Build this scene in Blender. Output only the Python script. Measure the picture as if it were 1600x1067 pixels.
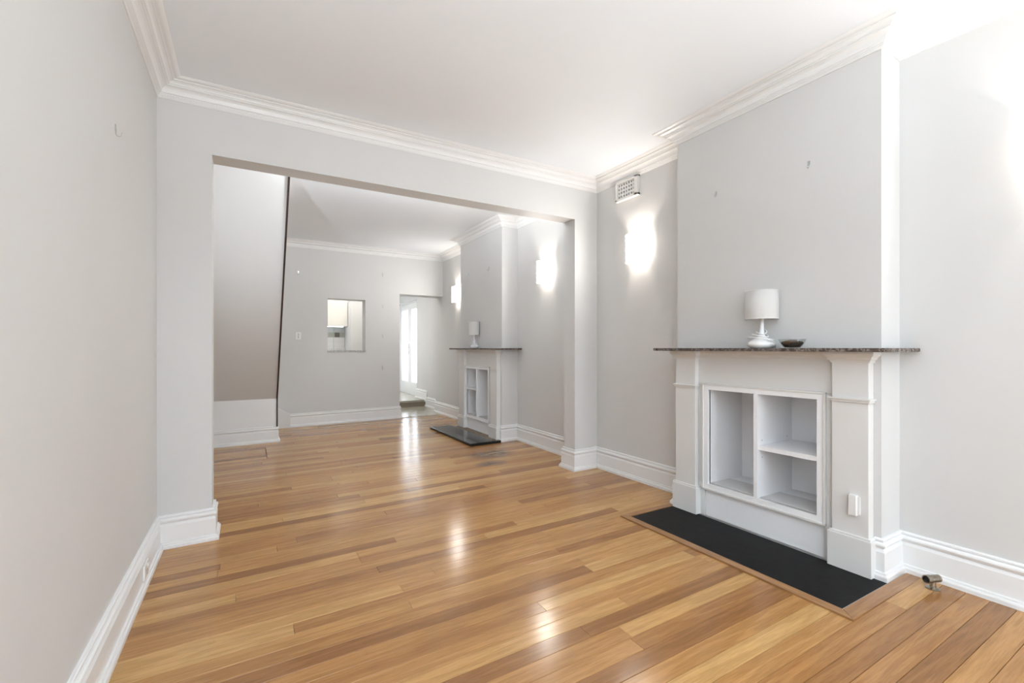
import bpy, bmesh, math, random
from mathutils import Vector, Matrix
random.seed(7)
for o in list(bpy.data.objects): bpy.data.objects.remove(o, do_unlink=True)
scn = bpy.context.scene
col = scn.collection
PI = math.pi

# ------------------------------------------------------------------ camera
FPX, YAW, HORIZON, EYE = 714.5, math.radians(30.07), 544.0, 1.2
cam_d = bpy.data.cameras.new('camera'); cam = bpy.data.objects.new('camera', cam_d); col.objects.link(cam)
cam_d.sensor_width = 36.0; cam_d.lens = 36.0 * FPX / 1600.0
cam_d.shift_y = (HORIZON - 533.5) / 1600.0
cam_d.clip_start = 0.02
cam.location = (0, 0, EYE); cam.rotation_euler = (PI / 2, 0, -YAW)
scn.camera = cam
# ------------------------------------------------------------------ view, world, daylight
vs = scn.view_settings
vs.view_transform = 'Standard'; vs.look = 'None'; vs.gamma = 1.0; vs.use_curve_mapping = False
vs.exposure = 0.28
w = bpy.data.worlds.new('sky'); scn.world = w; w.use_nodes = True
bg = w.node_tree.nodes['Background']; bg.inputs[0].default_value = (0.82, 0.92, 1.0, 1); bg.inputs[1].default_value = 4.6

def area(name, loc, rot, sx, sy, power, colour=(1, 1, 1), spread=PI):
    l = bpy.data.lights.new(name, 'AREA'); l.shape = 'RECTANGLE'; l.size = sx; l.size_y = sy
    l.energy = power; l.color = colour; l.spread = spread
    o = bpy.data.objects.new(name, l); col.objects.link(o); o.location = loc; o.rotation_euler = rot
    return o
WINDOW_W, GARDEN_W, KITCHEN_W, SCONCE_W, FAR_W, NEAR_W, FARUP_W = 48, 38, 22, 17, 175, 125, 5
# daylight from the window behind the camera and garden doors; added kitchen fill
area('window_daylight', (1.75, -4.46, 1.5), (PI / 2, 0, 0), 2.3, 2.2, WINDOW_W, (0.84, 0.93, 1.0))
area('garden_daylight', (3.75, 10.4, 1.3), (PI / 2, 0, PI / 2), 1.5, 2.0, GARDEN_W, (0.97, 0.99, 1.0))
area('kitchen_fill', (1.55, 9.1, 2.80), (0, 0, 0), 1.2, 1.2, KITCHEN_W, (1.0, 0.97, 0.92))

# ------------------------------------------------------------------ materials
M = {}
def mat(name, rgb, rough=0.5, spec=0.5, metal=0.0, coat=0.0):
    m = bpy.data.materials.new(name); m.use_nodes = True
    b = m.node_tree.nodes['Principled BSDF']
    b.inputs['Base Color'].default_value = (*rgb, 1); b.inputs['Roughness'].default_value = rough
    b.inputs['Specular IOR Level'].default_value = spec; b.inputs['Metallic'].default_value = metal
    b.inputs['Coat Weight'].default_value = coat
    M[name] = m
    return m, m.node_tree, b
def nd(nt, t, **kw):
    n = nt.nodes.new(t)
    for k, v in kw.items():
        if k in n.inputs.keys(): n.inputs[k].default_value = v
        else: setattr(n, k, v)
    return n
def noise(nt, scale, vec=None, detail=3.0, rough=0.5):
    n = nd(nt, 'ShaderNodeTexNoise'); n.inputs['Scale'].default_value = scale
    n.inputs['Detail'].default_value = detail; n.inputs['Roughness'].default_value = rough
    if vec is not None: nt.links.new(vec, n.inputs['Vector'])
    return n
def ramp(nt, fac, stops):
    r = nd(nt, 'ShaderNodeValToRGB'); e = r.color_ramp.elements
    while len(e) < len(stops): e.new(0.5)
    for i, (p, c) in enumerate(stops):
        e[i].position = p; e[i].color = (*c, 1)
    nt.links.new(fac, r.inputs[0]); return r
def bump(nt, b, height, strength, dist=0.002):
    n = nd(nt, 'ShaderNodeBump'); n.inputs['Strength'].default_value = strength; n.inputs['Distance'].default_value = dist
    nt.links.new(height, n.inputs['Height']); nt.links.new(n.outputs[0], b.inputs['Normal'])
def mixc(nt, fac, a, bb, mode='MIX'):
    n = nd(nt, 'ShaderNodeMix', data_type='RGBA', blend_type=mode)
    for sock, v in ((n.inputs[0], fac), (n.inputs[6], a), (n.inputs[7], bb)):
        if isinstance(v, (int, float)): sock.default_value = v
        elif isinstance(v, tuple): sock.default_value = (*v, 1)
        else: nt.links.new(v, sock)
    return n.outputs[2]
def geo_pos(nt): return nd(nt, 'ShaderNodeNewGeometry').outputs['Position']

def paint(name, c1, c2, rough, bstr=0.05, scale=1.3):
    m, nt, b = mat(name, c1, rough, 0.4)
    p = geo_pos(nt)
    n = noise(nt, scale, p, 4)
    nt.links.new(ramp(nt, n.outputs[0], [(0.35, c1), (0.7, c2)]).outputs[0], b.inputs['Base Color'])
    n2 = noise(nt, 90, p, 2)
    bump(nt, b, n2.outputs[0], bstr, 0.001)
paint('wall_paint', (0.665, 0.658, 0.648), (0.685, 0.678, 0.668), 0.6)
paint('ceiling_paint', (0.865, 0.895, 0.935), (0.88, 0.91, 0.95), 0.6)
paint('trim_paint', (0.83, 0.825, 0.82), (0.85, 0.845, 0.84), 0.28, 0.08)
paint('surround_paint', (0.75, 0.74, 0.725), (0.77, 0.76, 0.745), 0.35, 0.1)
paint('laminate', (0.91, 0.91, 0.925), (0.93, 0.93, 0.945), 0.3, 0.0)
mat('white_plastic', (0.82, 0.81, 0.79), 0.3)
mat('mid_grey', (0.35, 0.33, 0.31), 0.6)  # plain grey of the switch rockers, hearth grout and shelf-pin holes
mat('dark_hole', (0.03, 0.03, 0.03), 0.8)
mat('dark_timber', (0.035, 0.017, 0.013), 0.45)
mat('hook_metal', (0.55, 0.56, 0.55), 0.3, 0.5, 0.8)
mat('chrome', (0.7, 0.7, 0.7), 0.2, 0.5, 1.0)
mat('ceramic', (0.84, 0.84, 0.85), 0.18)
mat('cord_plastic', (0.80, 0.80, 0.80), 0.35)
mat('cream_door', (0.80, 0.77, 0.70), 0.4)
mat('steel', (0.60, 0.60, 0.60), 0.3, 0.5, 1.0)
mat('tile_white', (0.78, 0.77, 0.74), 0.15)
mat('tile_dark', (0.16, 0.14, 0.12), 0.2)
mat('tile_sage', (0.42, 0.43, 0.36), 0.2)
mat('tile_grey', (0.55, 0.58, 0.57), 0.2)
mat('paving', (0.55, 0.54, 0.50), 0.8)
mat('leaf', (0.10, 0.16, 0.06), 0.6)

# lampshade fabric
m, nt, b = mat('shade_fabric', (0.82, 0.80, 0.78), 0.8, 0.2)
tr = nd(nt, 'ShaderNodeBsdfTranslucent'); tr.inputs[0].default_value = (0.8, 0.78, 0.75, 1)
mx = nd(nt, 'ShaderNodeMixShader'); mx.inputs[0].default_value = 0.35
nt.links.new(b.outputs[0], mx.inputs[1]); nt.links.new(tr.outputs[0], mx.inputs[2])
nt.links.new(mx.outputs[0], nt.nodes['Material Output'].inputs[0])
wv = nd(nt, 'ShaderNodeTexWave'); wv.inputs['Scale'].default_value = 120; wv.bands_direction = 'Z'
nt.links.new(geo_pos(nt), wv.inputs['Vector']); bump(nt, b, wv.outputs[0], 0.1, 0.001)
# opal glass of the wall lights (lit)
m, nt, b = mat('opal_glass', (0.9, 0.88, 0.84), 0.25)
b.inputs['Emission Color'].default_value = (1.0, 0.97, 0.93, 1); b.inputs['Emission Strength'].default_value = 58
for nm, st in (('opal_side', 3.5), ('opal_inner', 0.4)):
    m, nt, b = mat(nm, (0.9, 0.88, 0.84), 0.35)
    b.inputs['Emission Color'].default_value = (1.0, 0.95, 0.89, 1); b.inputs['Emission Strength'].default_value = st
m, nt, b = mat('lamp_glow', (1, 1, 1), 0.5)
b.inputs['Emission Color'].default_value = (1.0, 0.93, 0.82, 1); b.inputs['Emission Strength'].default_value = 12
m, nt, b = mat('fill_bowl', (0.9, 0.9, 0.88), 0.4)  # glowing bowl of the added far-room fill light
b.inputs['Emission Color'].default_value = (1.0, 0.97, 0.93, 1); b.inputs['Emission Strength'].default_value = 2.5
m, nt, b = mat('strip_glow', (1, 1, 1), 0.5)
b.inputs['Emission Color'].default_value = (1.0, 0.99, 0.96, 1); b.inputs['Emission Strength'].default_value = 5
# clear glass
m, nt, b = mat('glass', (1, 1, 1), 0.02)
b.inputs['Transmission Weight'].default_value = 1.0; b.inputs['IOR'].default_value = 1.45
m = bpy.data.materials.new('window_glass'); m.use_nodes = True; M['window_glass'] = m; nt = m.node_tree
nt.nodes.remove(nt.nodes['Principled BSDF'])
tp = nd(nt, 'ShaderNodeBsdfTransparent'); gl = nd(nt, 'ShaderNodeBsdfGlossy'); gl.inputs['Roughness'].default_value = 0.02
mx = nd(nt, 'ShaderNodeMixShader'); mx.inputs[0].default_value = 0.05
nt.links.new(tp.outputs[0], mx.inputs[1]); nt.links.new(gl.outputs[0], mx.inputs[2])
nt.links.new(mx.outputs[0], nt.nodes['Material Output'].inputs[0])

m = M['window_glass'].copy(); m.name = 'bowl_glass'; M['bowl_glass'] = m
[n for n in m.node_tree.nodes if n.type == 'MIX_SHADER'][0].inputs[0].default_value = 0.10
[n for n in m.node_tree.nodes if n.type == 'BSDF_TRANSPARENT'][0].inputs[0].default_value = (0.90, 0.92, 0.91, 1)
# floorboards: honey hardwood, each board its own tone
def wood(name, tones, stain=False, rough=0.17, along='X'):
    m, nt, b = mat(name, (0.4, 0.24, 0.11), rough, 0.5)
    oi = nd(nt, 'ShaderNodeObjectInfo'); p = geo_pos(nt)
    off = nd(nt, 'ShaderNodeVectorMath', operation='SCALE'); off.inputs[0].default_value = (17.3, 9.1, 5.7)
    nt.links.new(oi.outputs['Random'], off.inputs['Scale'])
    add = nd(nt, 'ShaderNodeVectorMath', operation='ADD'); nt.links.new(p, add.inputs[0]); nt.links.new(off.outputs[0], add.inputs[1])
    mp = nd(nt, 'ShaderNodeMapping'); mp.inputs['Scale'].default_value = (0.9, 14, 14) if along == 'X' else (14, 0.9, 14)
    nt.links.new(add.outputs[0], mp.inputs[0])
    base = ramp(nt, oi.outputs['Random'], tones)
    warp = noise(nt, 1.1, mp.outputs[0], 2)
    wm = nd(nt, 'ShaderNodeMath', operation='MULTIPLY'); wm.inputs[1].default_value = 26
    nt.links.new(warp.outputs[0], wm.inputs[0])
    sn = nd(nt, 'ShaderNodeMath', operation='SINE'); nt.links.new(wm.outputs[0], sn.inputs[0])
    rings = ramp(nt, sn.outputs[0], [(0.0, (0.84, 0.80, 0.74)), (0.55, (1.0, 1.0, 1.0)), (1.0, (1.05, 1.04, 1.02))])
    c = mixc(nt, 0.75, base.outputs[0], rings.outputs[0], 'MULTIPLY')
    mp2 = nd(nt, 'ShaderNodeMapping'); mp2.inputs['Scale'].default_value = (9, 190, 190) if along == 'X' else (190, 9, 190)
    nt.links.new(add.outputs[0], mp2.inputs[0])
    fine = noise(nt, 1.0, mp2.outputs[0], 3, 0.6)
    fr = ramp(nt, fine.outputs[0], [(0.3, (0.72, 0.67, 0.60)), (0.62, (1.05, 1.05, 1.05))])
    c = mixc(nt, 0.7, c, fr.outputs[0], 'MULTIPLY')
    # scattered scratches and knots
    sc = noise(nt, 5.0, p, 6, 0.75)
    scr = ramp(nt, sc.outputs[0], [(0.0, (0.45, 0.36, 0.28)), (0.27, (0.7, 0.62, 0.55)), (0.33, (1, 1, 1))])
    c = mixc(nt, 0.8, c, scr.outputs[0], 'MULTIPLY')
    if stain:   # grey water stain on the boards beside the far hearth
        sx = nd(nt, 'ShaderNodeSeparateXYZ'); nt.links.new(p, sx.inputs[0])
        def blob(cx, cy, rx, ry):
            ms = []
            for axis, cc, rr in ((0, cx, rx), (1, cy, ry)):
                s = nd(nt, 'ShaderNodeMath', operation='SUBTRACT'); nt.links.new(sx.outputs[axis], s.inputs[0]); s.inputs[1].default_value = cc
                d = nd(nt, 'ShaderNodeMath', operation='DIVIDE'); nt.links.new(s.outputs[0], d.inputs[0]); d.inputs[1].default_value = rr
                q = nd(nt, 'ShaderNodeMath', operation='MULTIPLY'); nt.links.new(d.outputs[0], q.inputs[0]); nt.links.new(d.outputs[0], q.inputs[1]); ms.append(q)
            a = nd(nt, 'ShaderNodeMath', operation='ADD'); nt.links.new(ms[0].outputs[0], a.inputs[0]); nt.links.new(ms[1].outputs[0], a.inputs[1])
            e = nd(nt, 'ShaderNodeMath', operation='SUBTRACT', use_clamp=True); e.inputs[0].default_value = 1.0; nt.links.new(a.outputs[0], e.inputs[1])
            return e
        b1 = blob(2.40, 4.62, 0.32, 0.20); b2 = blob(2.22, 4.28, 0.20, 0.13); b3 = blob(2.93, 0.845, 0.06, 0.05)
        mxm = nd(nt, 'ShaderNodeMath', operation='MAXIMUM'); nt.links.new(b1.outputs[0], mxm.inputs[0]); nt.links.new(b2.outputs[0], mxm.inputs[1])
        mx3 = mxm
        mps = nd(nt, 'ShaderNodeMapping'); mps.inputs['Scale'].default_value = (3, 9, 1); nt.links.new(p, mps.inputs[0])
        sn2 = noise(nt, 2.0, mps.outputs[0], 4)
        mm = nd(nt, 'ShaderNodeMath', operation='MULTIPLY', use_clamp=True); nt.links.new(mx3.outputs[0], mm.inputs[0]); nt.links.new(sn2.outputs[0], mm.inputs[1])
        m2 = nd(nt, 'ShaderNodeMath', operation='MULTIPLY', use_clamp=True); nt.links.new(mm.outputs[0], m2.inputs[0]); m2.inputs[1].default_value = 1.5
        c = mixc(nt, m2.outputs[0], c, (0.10, 0.075, 0.055))
        c = mixc(nt, b3.outputs[0], c, (0.30, 0.12, 0.02))   # amber drip by the gas outlet
    nt.links.new(c, b.inputs['Base Color'])
    lo = nd(nt, 'ShaderNodeMapping'); lo.inputs['Scale'].default_value = (2, 9, 1); nt.links.new(add.outputs[0], lo.inputs[0])
    ln = noise(nt, 1.3, lo.outputs[0], 2); bump(nt, b, ln.outputs[0], 0.12, 0.004)
    rn = ramp(nt, fine.outputs[0], [(0.2, (rough + 0.07,) * 3), (0.8, (rough - 0.03,) * 3)])
    nt.links.new(rn.outputs[0], b.inputs['Roughness'])
TONES = [(0.0, (0.30, 0.138, 0.046)), (0.2, (0.41, 0.202, 0.069)), (0.45, (0.48, 0.248, 0.087)), (0.7, (0.52, 0.282, 0.102)), (1.0, (0.60, 0.362, 0.142))]
wood('floor_wood', TONES, True)
wood('border_wood', [(0.0, (0.36, 0.18, 0.075)), (1.0, (0.40, 0.21, 0.09))], along='Y')
wood('border_wood_across', [(0.0, (0.33, 0.165, 0.07)), (1.0, (0.37, 0.19, 0.08))], along='X')
mat('subfloor', (0.035, 0.02, 0.012), 0.9)

# slate, granite, marble, mortar, vinyl
m, nt, b = mat('black_slate', (0.012, 0.012, 0.012), 0.6, 0.18)
n = noise(nt, 14, geo_pos(nt), 5, 0.65)
nt.links.new(ramp(nt, n.outputs[0], [(0.3, (0.004, 0.004, 0.004)), (0.75, (0.012, 0.012, 0.012))]).outputs[0], b.inputs['Base Color'])
bump(nt, b, n.outputs[0], 0.4, 0.004)
m, nt, b = mat('black_granite', (0.012, 0.013, 0.013), 0.08, 0.35)
n = noise(nt, 160, geo_pos(nt), 2)
nt.links.new(ramp(nt, n.outputs[0], [(0.4, (0.01, 0.011, 0.011)), (0.8, (0.03, 0.03, 0.03))]).outputs[0], b.inputs['Base Color'])
m, nt, b = mat('brown_marble', (0.05, 0.035, 0.03), 0.12, 0.5)
p = geo_pos(nt); n = noise(nt, 26, p, 6, 0.7); n2 = noise(nt, 9, p, 4, 0.8)
base = ramp(nt, n.outputs[0], [(0.3, (0.035, 0.023, 0.018)), (0.55, (0.085, 0.06, 0.05)), (0.72, (0.24, 0.20, 0.17))])
ab = nd(nt, 'ShaderNodeMath', operation='SUBTRACT'); nt.links.new(n2.outputs[0], ab.inputs[0]); ab.inputs[1].default_value = 0.5
ab2 = nd(nt, 'ShaderNodeMath', operation='ABSOLUTE'); nt.links.new(ab.outputs[0], ab2.inputs[0])
vein = ramp(nt, ab2.outputs[0], [(0.0, (0.7, 0.7, 0.7)), (0.025, (0, 0, 0))])
nt.links.new(mixc(nt, vein.outputs[0], base.outputs[0], (0.42, 0.37, 0.33)), b.inputs['Base Color'])
m, nt, b = mat('old_mortar', (0.2, 0.15, 0.1), 0.85)
n = noise(nt, 40, geo_pos(nt), 6, 0.7)
nt.links.new(ramp(nt, n.outputs[0], [(0.35, (0.08, 0.06, 0.045)), (0.65, (0.30, 0.23, 0.16))]).outputs[0], b.inputs['Base Color']); bump(nt, b, n.outputs[0], 0.6, 0.006)
m, nt, b = mat('stone_floor', (0.42, 0.38, 0.31), 0.18)
n = noise(nt, 6, geo_pos(nt), 4)
nt.links.new(ramp(nt, n.outputs[0], [(0.3, (0.36, 0.33, 0.27)), (0.7, (0.46, 0.42, 0.35))]).outputs[0], b.inputs['Base Color'])
m, nt, b = mat('step_riser', (0.20, 0.16, 0.11), 0.6)
m, nt, b = mat('grey_sill', (0.42, 0.41, 0.40), 0.3)
n = noise(nt, 30, geo_pos(nt), 3)
nt.links.new(ramp(nt, n.outputs[0], [(0.4, (0.34, 0.33, 0.32)), (0.7, (0.52, 0.51, 0.50))]).outputs[0], b.inputs['Base Color'])
m, nt, b = mat('aged_brass', (0.42, 0.37, 0.30), 0.35, 0.5, 1.0)
n = noise(nt, 120, geo_pos(nt), 3)
nt.links.new(ramp(nt, n.outputs[0], [(0.35, (0.25, 0.21, 0.16)), (0.7, (0.50, 0.46, 0.40))]).outputs[0], b.inputs['Base Color'])
m, nt, b = mat('potpourri', (0.06, 0.04, 0.03), 0.8)
n = noise(nt, 180, geo_pos(nt), 3)
nt.links.new(ramp(nt, n.outputs[0], [(0.35, (0.02, 0.012, 0.01)), (0.6, (0.09, 0.055, 0.04)), (0.8, (0.20, 0.14, 0.11))]).outputs[0], b.inputs['Base Color'])

# ------------------------------------------------------------------ mesh helpers
def link(name, bm, material, parent=None, smooth=False, label=None, cat=None, group=None, kind=None):
    bmesh.ops.recalc_face_normals(bm, faces=bm.faces[:])
    me = bpy.data.meshes.new(name); bm.to_mesh(me); bm.free()
    for mm in (material if isinstance(material, (list, tuple)) else [material]): me.materials.append(M[mm])
    if smooth:
        for f in me.polygons: f.use_smooth = True
    o = bpy.data.objects.new(name, me); col.objects.link(o)
    if parent is not None:
        o.parent = parent; o.matrix_parent_inverse = Matrix.Translation(parent.location).inverted() if False else o.matrix_parent_inverse
        o.location = -Vector(parent_base(parent))
    tag(o, label, cat, group, kind); return o
def parent_base(p):
    # world position of a parent made here (no rotations on parents while parts are added)
    v = Vector(p.location); q = p.parent
    while q is not None: v = v + Vector(q.location); q = q.parent
    return v
def tag(o, label=None, cat=None, group=None, kind=None):
    if label: o['label'] = label
    if cat: o['category'] = cat
    if group: o['group'] = group
    if kind: o['kind'] = kind
    return o
def thing(name, label, cat, loc, group=None, kind=None):
    o = bpy.data.objects.new(name, None); o.empty_display_size = 0.1; col.objects.link(o); o.location = loc
    return tag(o, label, cat, group, kind)
def copy_tree(o, delta, parent=None):
    c = o.copy(); col.objects.link(c); c.parent = parent
    if parent is None: c.location = Vector(o.location) + Vector(delta)
    for ch in o.children: copy_tree(ch, delta, c)
    return c
def box(bm, x0, x1, y0, y1, z0, z1, bev=0.0, mi=0):
    b2 = bmesh.new()
    vs_ = [b2.verts.new((x, y, z)) for x in (x0, x1) for y in (y0, y1) for z in (z0, z1)]
    for f in ((0, 1, 3, 2), (4, 6, 7, 5), (0, 4, 5, 1), (2, 3, 7, 6), (0, 2, 6, 4), (1, 5, 7, 3)): b2.faces.new([vs_[i] for i in f])
    bmesh.ops.recalc_face_normals(b2, faces=b2.faces[:])
    if bev > 0: bmesh.ops.bevel(b2, geom=b2.edges[:], offset=bev, segments=2, profile=0.6, affect='EDGES')
    for f in b2.faces: f.material_index = mi
    tmp = bpy.data.meshes.new('t'); b2.to_mesh(tmp); b2.free(); bm.from_mesh(tmp); bpy.data.meshes.remove(tmp)
    return bm
def B(x0, x1, y0, y1, z0, z1, bev=0.0): return box(bmesh.new(), x0, x1, y0, y1, z0, z1, bev)
def prism(bm, poly, axis, a, b_):
    def P(u, v, t): return {'X': (t, u, v), 'Y': (u, t, v), 'Z': (u, v, t)}[axis]
    lo = [bm.verts.new(P(u, v, a)) for u, v in poly]; hi = [bm.verts.new(P(u, v, b_)) for u, v in poly]
    bm.faces.new(lo); bm.faces.new(hi[::-1]); n = len(poly)
    for i in range(n): bm.faces.new([lo[i], lo[(i + 1) % n], hi[(i + 1) % n], hi[i]])
    return bm
def lathe(bm, prof, c=(0, 0, 0), seg=32, cap=True):
    rings = []
    for r, z in prof: rings.append([bm.verts.new((c[0] + r * math.cos(2 * PI * i / seg), c[1] + r * math.sin(2 * PI * i / seg), c[2] + z)) for i in range(seg)])
    for a, b_ in zip(rings, rings[1:]):
        for i in range(seg): bm.faces.new([a[i], a[(i + 1) % seg], b_[(i + 1) % seg], b_[i]])
    if cap: bm.faces.new(rings[0]); bm.faces.new(rings[-1])
    return bm
def tube(bm, pts, r, seg=8):
    pts = [Vector(p) for p in pts]; rings = []; up = None
    for i, p in enumerate(pts):
        d = (pts[min(i + 1, len(pts) - 1)] - pts[max(i - 1, 0)]).normalized()
        if up is None: up = d.orthogonal().normalized()
        up = (up - d * up.dot(d)).normalized(); s = d.cross(up)
        rr = r[i] if isinstance(r, (list, tuple)) else r
        rings.append([bm.verts.new(p + (up * math.cos(2 * PI * k / seg) + s * math.sin(2 * PI * k / seg)) * rr) for k in range(seg)])
    for a, b_ in zip(rings, rings[1:]):
        for k in range(seg): bm.faces.new([a[k], a[(k + 1) % seg], b_[(k + 1) % seg], b_[k]])
    bm.faces.new(rings[0]); bm.faces.new(rings[-1]); return bm
def sweep(path, prof, zf, i0=0, i1=None, closed=False):
    """mitred moulding; room on the left of the path; prof = (offset from wall, height)"""
    P = [Vector(p) for p in path]; n = len(P)
    def nrm(a, b_): d = (b_ - a).normalized(); return Vector((-d.y, d.x))
    ms = []
    for i in range(n):
        n1 = nrm(P[i - 1], P[i]) if (i > 0 or closed) else None
        n2 = nrm(P[i], P[(i + 1) % n]) if (i < n - 1 or closed) else None
        if n1 is None: ms.append(n2)
        elif n2 is None: ms.append(n1)
        else: ms.append((n1 + n2) / (1 + n1.dot(n2)))
    if i1 is None: i1 = n if closed else n - 1
    bm = bmesh.new(); rows = []
    for i in range(i0, i1 + 1):
        p, m_ = P[i % n], ms[i % n]
        row = []
        for o_, h in prof:
            q = p + m_ * o_; row.append(bm.verts.new((q.x, q.y, zf(p.x, p.y) + h)))
        rows.append(row)
    k = len(prof)
    for a, b_ in zip(rows, rows[1:]):
        for j in range(k): bm.faces.new([a[j], a[(j + 1) % k], b_[(j + 1) % k], b_[j]])
    if not (closed and i0 == 0 and i1 == n): bm.faces.new(rows[0]); bm.faces.new(rows[-1][::-1])
    return bm

# ------------------------------------------------------------------ main dimensions (metres; camera stands at x=0, y=0)
CEIL = 2.875
XL, YF, YB = -0.49, 3.585, 3.76          # left wall, dividing wall front and back face
YREAR, YEND = -4.4, 7.83                 # wall with the street window, back wall of the far room
def kslope(y): return 0.0157 if y <= 3.6 else max(0.008, 0.0157 - (y - 3.6) / 4.2 * 0.0077)
def fz(x, y): return kslope(y) * (x - 3.03)   # the old floor falls slightly to the left

STRUCT = 'structure'
# ceiling
link('ceiling', B(XL - 0.3, 3.75, YREAR - 0.2, 11.9, CEIL, CEIL + 0.12), 'ceiling_paint', label='smooth white ceiling over both rooms', cat='ceiling', kind=STRUCT)
# walls
link('wall_left', B(XL - 0.25, XL, YREAR - 0.2, 8.2, -0.15, CEIL), 'wall_paint', label='plain off-white wall along the left side', cat='wall', kind=STRUCT)
bm = bmesh.new()
box(bm, XL, 0.6, YREAR - 0.2, YREAR, -0.1, CEIL); box(bm, 2.9, 3.4, YREAR - 0.2, YREAR, -0.1, CEIL)
box(bm, 0.6, 2.9, YREAR - 0.2, YREAR, -0.1, 0.4); box(bm, 0.6, 2.9, YREAR - 0.2, YREAR, 2.6, CEIL)
link('wall_front', bm, 'wall_paint', label='off-white street wall behind the camera around the window', cat='wall', kind=STRUCT)
bm = bmesh.new()
box(bm, XL, -0.2, YF, YB, -0.15, CEIL); box(bm, 2.79, 3.3, YF, YB, -0.1, CEIL); box(bm, -0.2, 2.79, YF, YB, 2.47, CEIL)
link('wall_middle', bm, 'wall_paint', label='dividing wall with a wide square opening between the two rooms', cat='wall', kind=STRUCT)
bm = bmesh.new()
def rwall(pts, t=0.5):
    for (x0, y0), (x1, y1) in zip(pts, pts[1:]):
        vv = [bm.verts.new(c) for c in ((x0, y0, -.1), (x1, y1, -.1), (x1 + t, y1, -.1), (x0 + t, y0, -.1), (x0, y0, CEIL), (x1, y1, CEIL), (x1 + t, y1, CEIL), (x0 + t, y0, CEIL))]
        for f in ((0, 1, 2, 3), (4, 5, 6, 7), (0, 1, 5, 4), (1, 2, 6, 5), (2, 3, 7, 6), (3, 0, 4, 7)): bm.faces.new([vv[i] for i in f])
rwall([(3.095, YREAR), (3.095, 1.105)]); rwall([(3.085, 2.42), (3.07, YF)])
rwall([(3.07, YB), (3.078, 5.17)]); rwall([(3.08, 6.49), (3.08, 8.19)])
rwall([(3.2, 8.19), (3.2, 9.68)], 0.14)
box(bm, 3.2, 3.34, 9.68, 11.7, 2.27, CEIL); box(bm, 3.2, 3.34, 11.2, 11.7, -.1, 2.27)
link('wall_right', bm, 'wall_paint', label='off-white party wall on the right with recesses beside the chimneys', cat='wall', kind=STRUCT)
# back wall with kitchen hatch and doorway
HX0, HX1, HZ0, HZ1, DX = 1.117, 1.707, 1.15, 2.003, 2.285
bm = bmesh.new(); Y1 = 8.07
box(bm, XL, HX0, YEND, Y1, -0.1, CEIL); box(bm, HX1, DX, YEND, Y1, -0.1, CEIL)
box(bm, HX0, HX1, YEND, Y1, -0.1, HZ0); box(bm, HX0, HX1, YEND, Y1, HZ1, CEIL); box(bm, DX, 3.08, YEND, 8.15, 2.14, CEIL)
link('wall_back', bm, 'wall_paint', label='off-white back wall with a kitchen hatch and a doorway', cat='wall', kind=STRUCT)
# chimney breasts with a hole for the niche
def breast(name, x0, y0, y1, xb, niche, label):
    bm = bmesh.new(); a, b_, c, d = niche
    box(bm, x0, xb, y0, y1, d, CEIL); box(bm, x0, xb, y0, y1, -0.1, c)
    box(bm, x0, xb, y0, a, c, d); box(bm, x0, xb, b_, y1, c, d)
    box(bm, xb, xb + 0.45, y0, y1, d + .03, CEIL); box(bm, xb, xb + .45, y0, y1, -.1, c - .03); box(bm, xb, xb + .45, y0, a - .03, c - .03, d + .03); box(bm, xb, xb + .45, b_ + .03, y1, c - .03, d + .03)
    link(name, bm, 'wall_paint', label=label, cat='chimney breast', kind=STRUCT)
NB0, NB1, NBX = 1.105, 2.42, 2.88
FB0, FB1, FBX = 5.17, 6.49, 2.845
breast('wall_chimney_near', NBX, NB0, NB1, 3.10, (1.39, 2.135, 0.235, 0.91), 'pale chimney breast above the nearer mantel')
breast('wall_chimney_far', FBX, FB0, FB1, 3.08, (5.50, 6.245, 0.235, 0.905), 'pale chimney breast above the farther mantel')

# ------------------------------------------------------------------ cornice
COR = [(0, -.105), (.007, -.105), (.010, -.099), (.013, -.098), (.013, -.093), (.017, -.092), (.017, -.087), (.021, -.086), (.021, -.081), (.029, -.078), (.029, -.074),
       (.030, -.066), (.035, -.055), (.044, -.047), (.055, -.043), (.064, -.042), (.064, -.035), (.072, -.034), (.074, -.028), (.080, -.022), (.090, -.018), (.101, -.017),
       (.101, -.011), (.118, -.011), (.126, -.008), (.135, -.002), (.135, .004), (0, .004)]
czf = lambda x, y: CEIL + (.022 if x == NBX else 0)   # the run on the near chimney breast sits a little higher
NEAR = [(XL, YREAR), (3.095, YREAR), (3.095, NB0), (NBX, NB0), (NBX, NB1), (3.085, NB1), (3.07, YF), (XL, YF)]
for nm, i0, i1, lab in (('trim_1', 1, 6, 'white moulded cornice following the near right wall and chimney breast'),
                        ('trim_2', 6, 7, 'white moulded cornice above the wide opening'),
                        ('trim_3', 7, 8, 'white moulded cornice along the left wall'),
                        ('trim_4', 0, 1, 'white moulded cornice above the street window behind the camera')):
    link(nm, sweep(NEAR, COR, czf, i0, i1, True), 'trim_paint', label=lab, cat='cornice', kind=STRUCT)
FAR = [(3.07, YB), (3.078, FB0), (FBX, FB0), (FBX, FB1), (3.08, FB1), (3.08, YEND), (0.34, YEND)]
link('trim_5', sweep(FAR, COR, czf, 0, 5), 'trim_paint', label='white moulded cornice around the far chimney breast', cat='cornice', kind=STRUCT)
link('trim_6', sweep(FAR, COR, czf, 5, 6), 'trim_paint', label='white moulded cornice along the far back wall', cat='cornice', kind=STRUCT)

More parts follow.
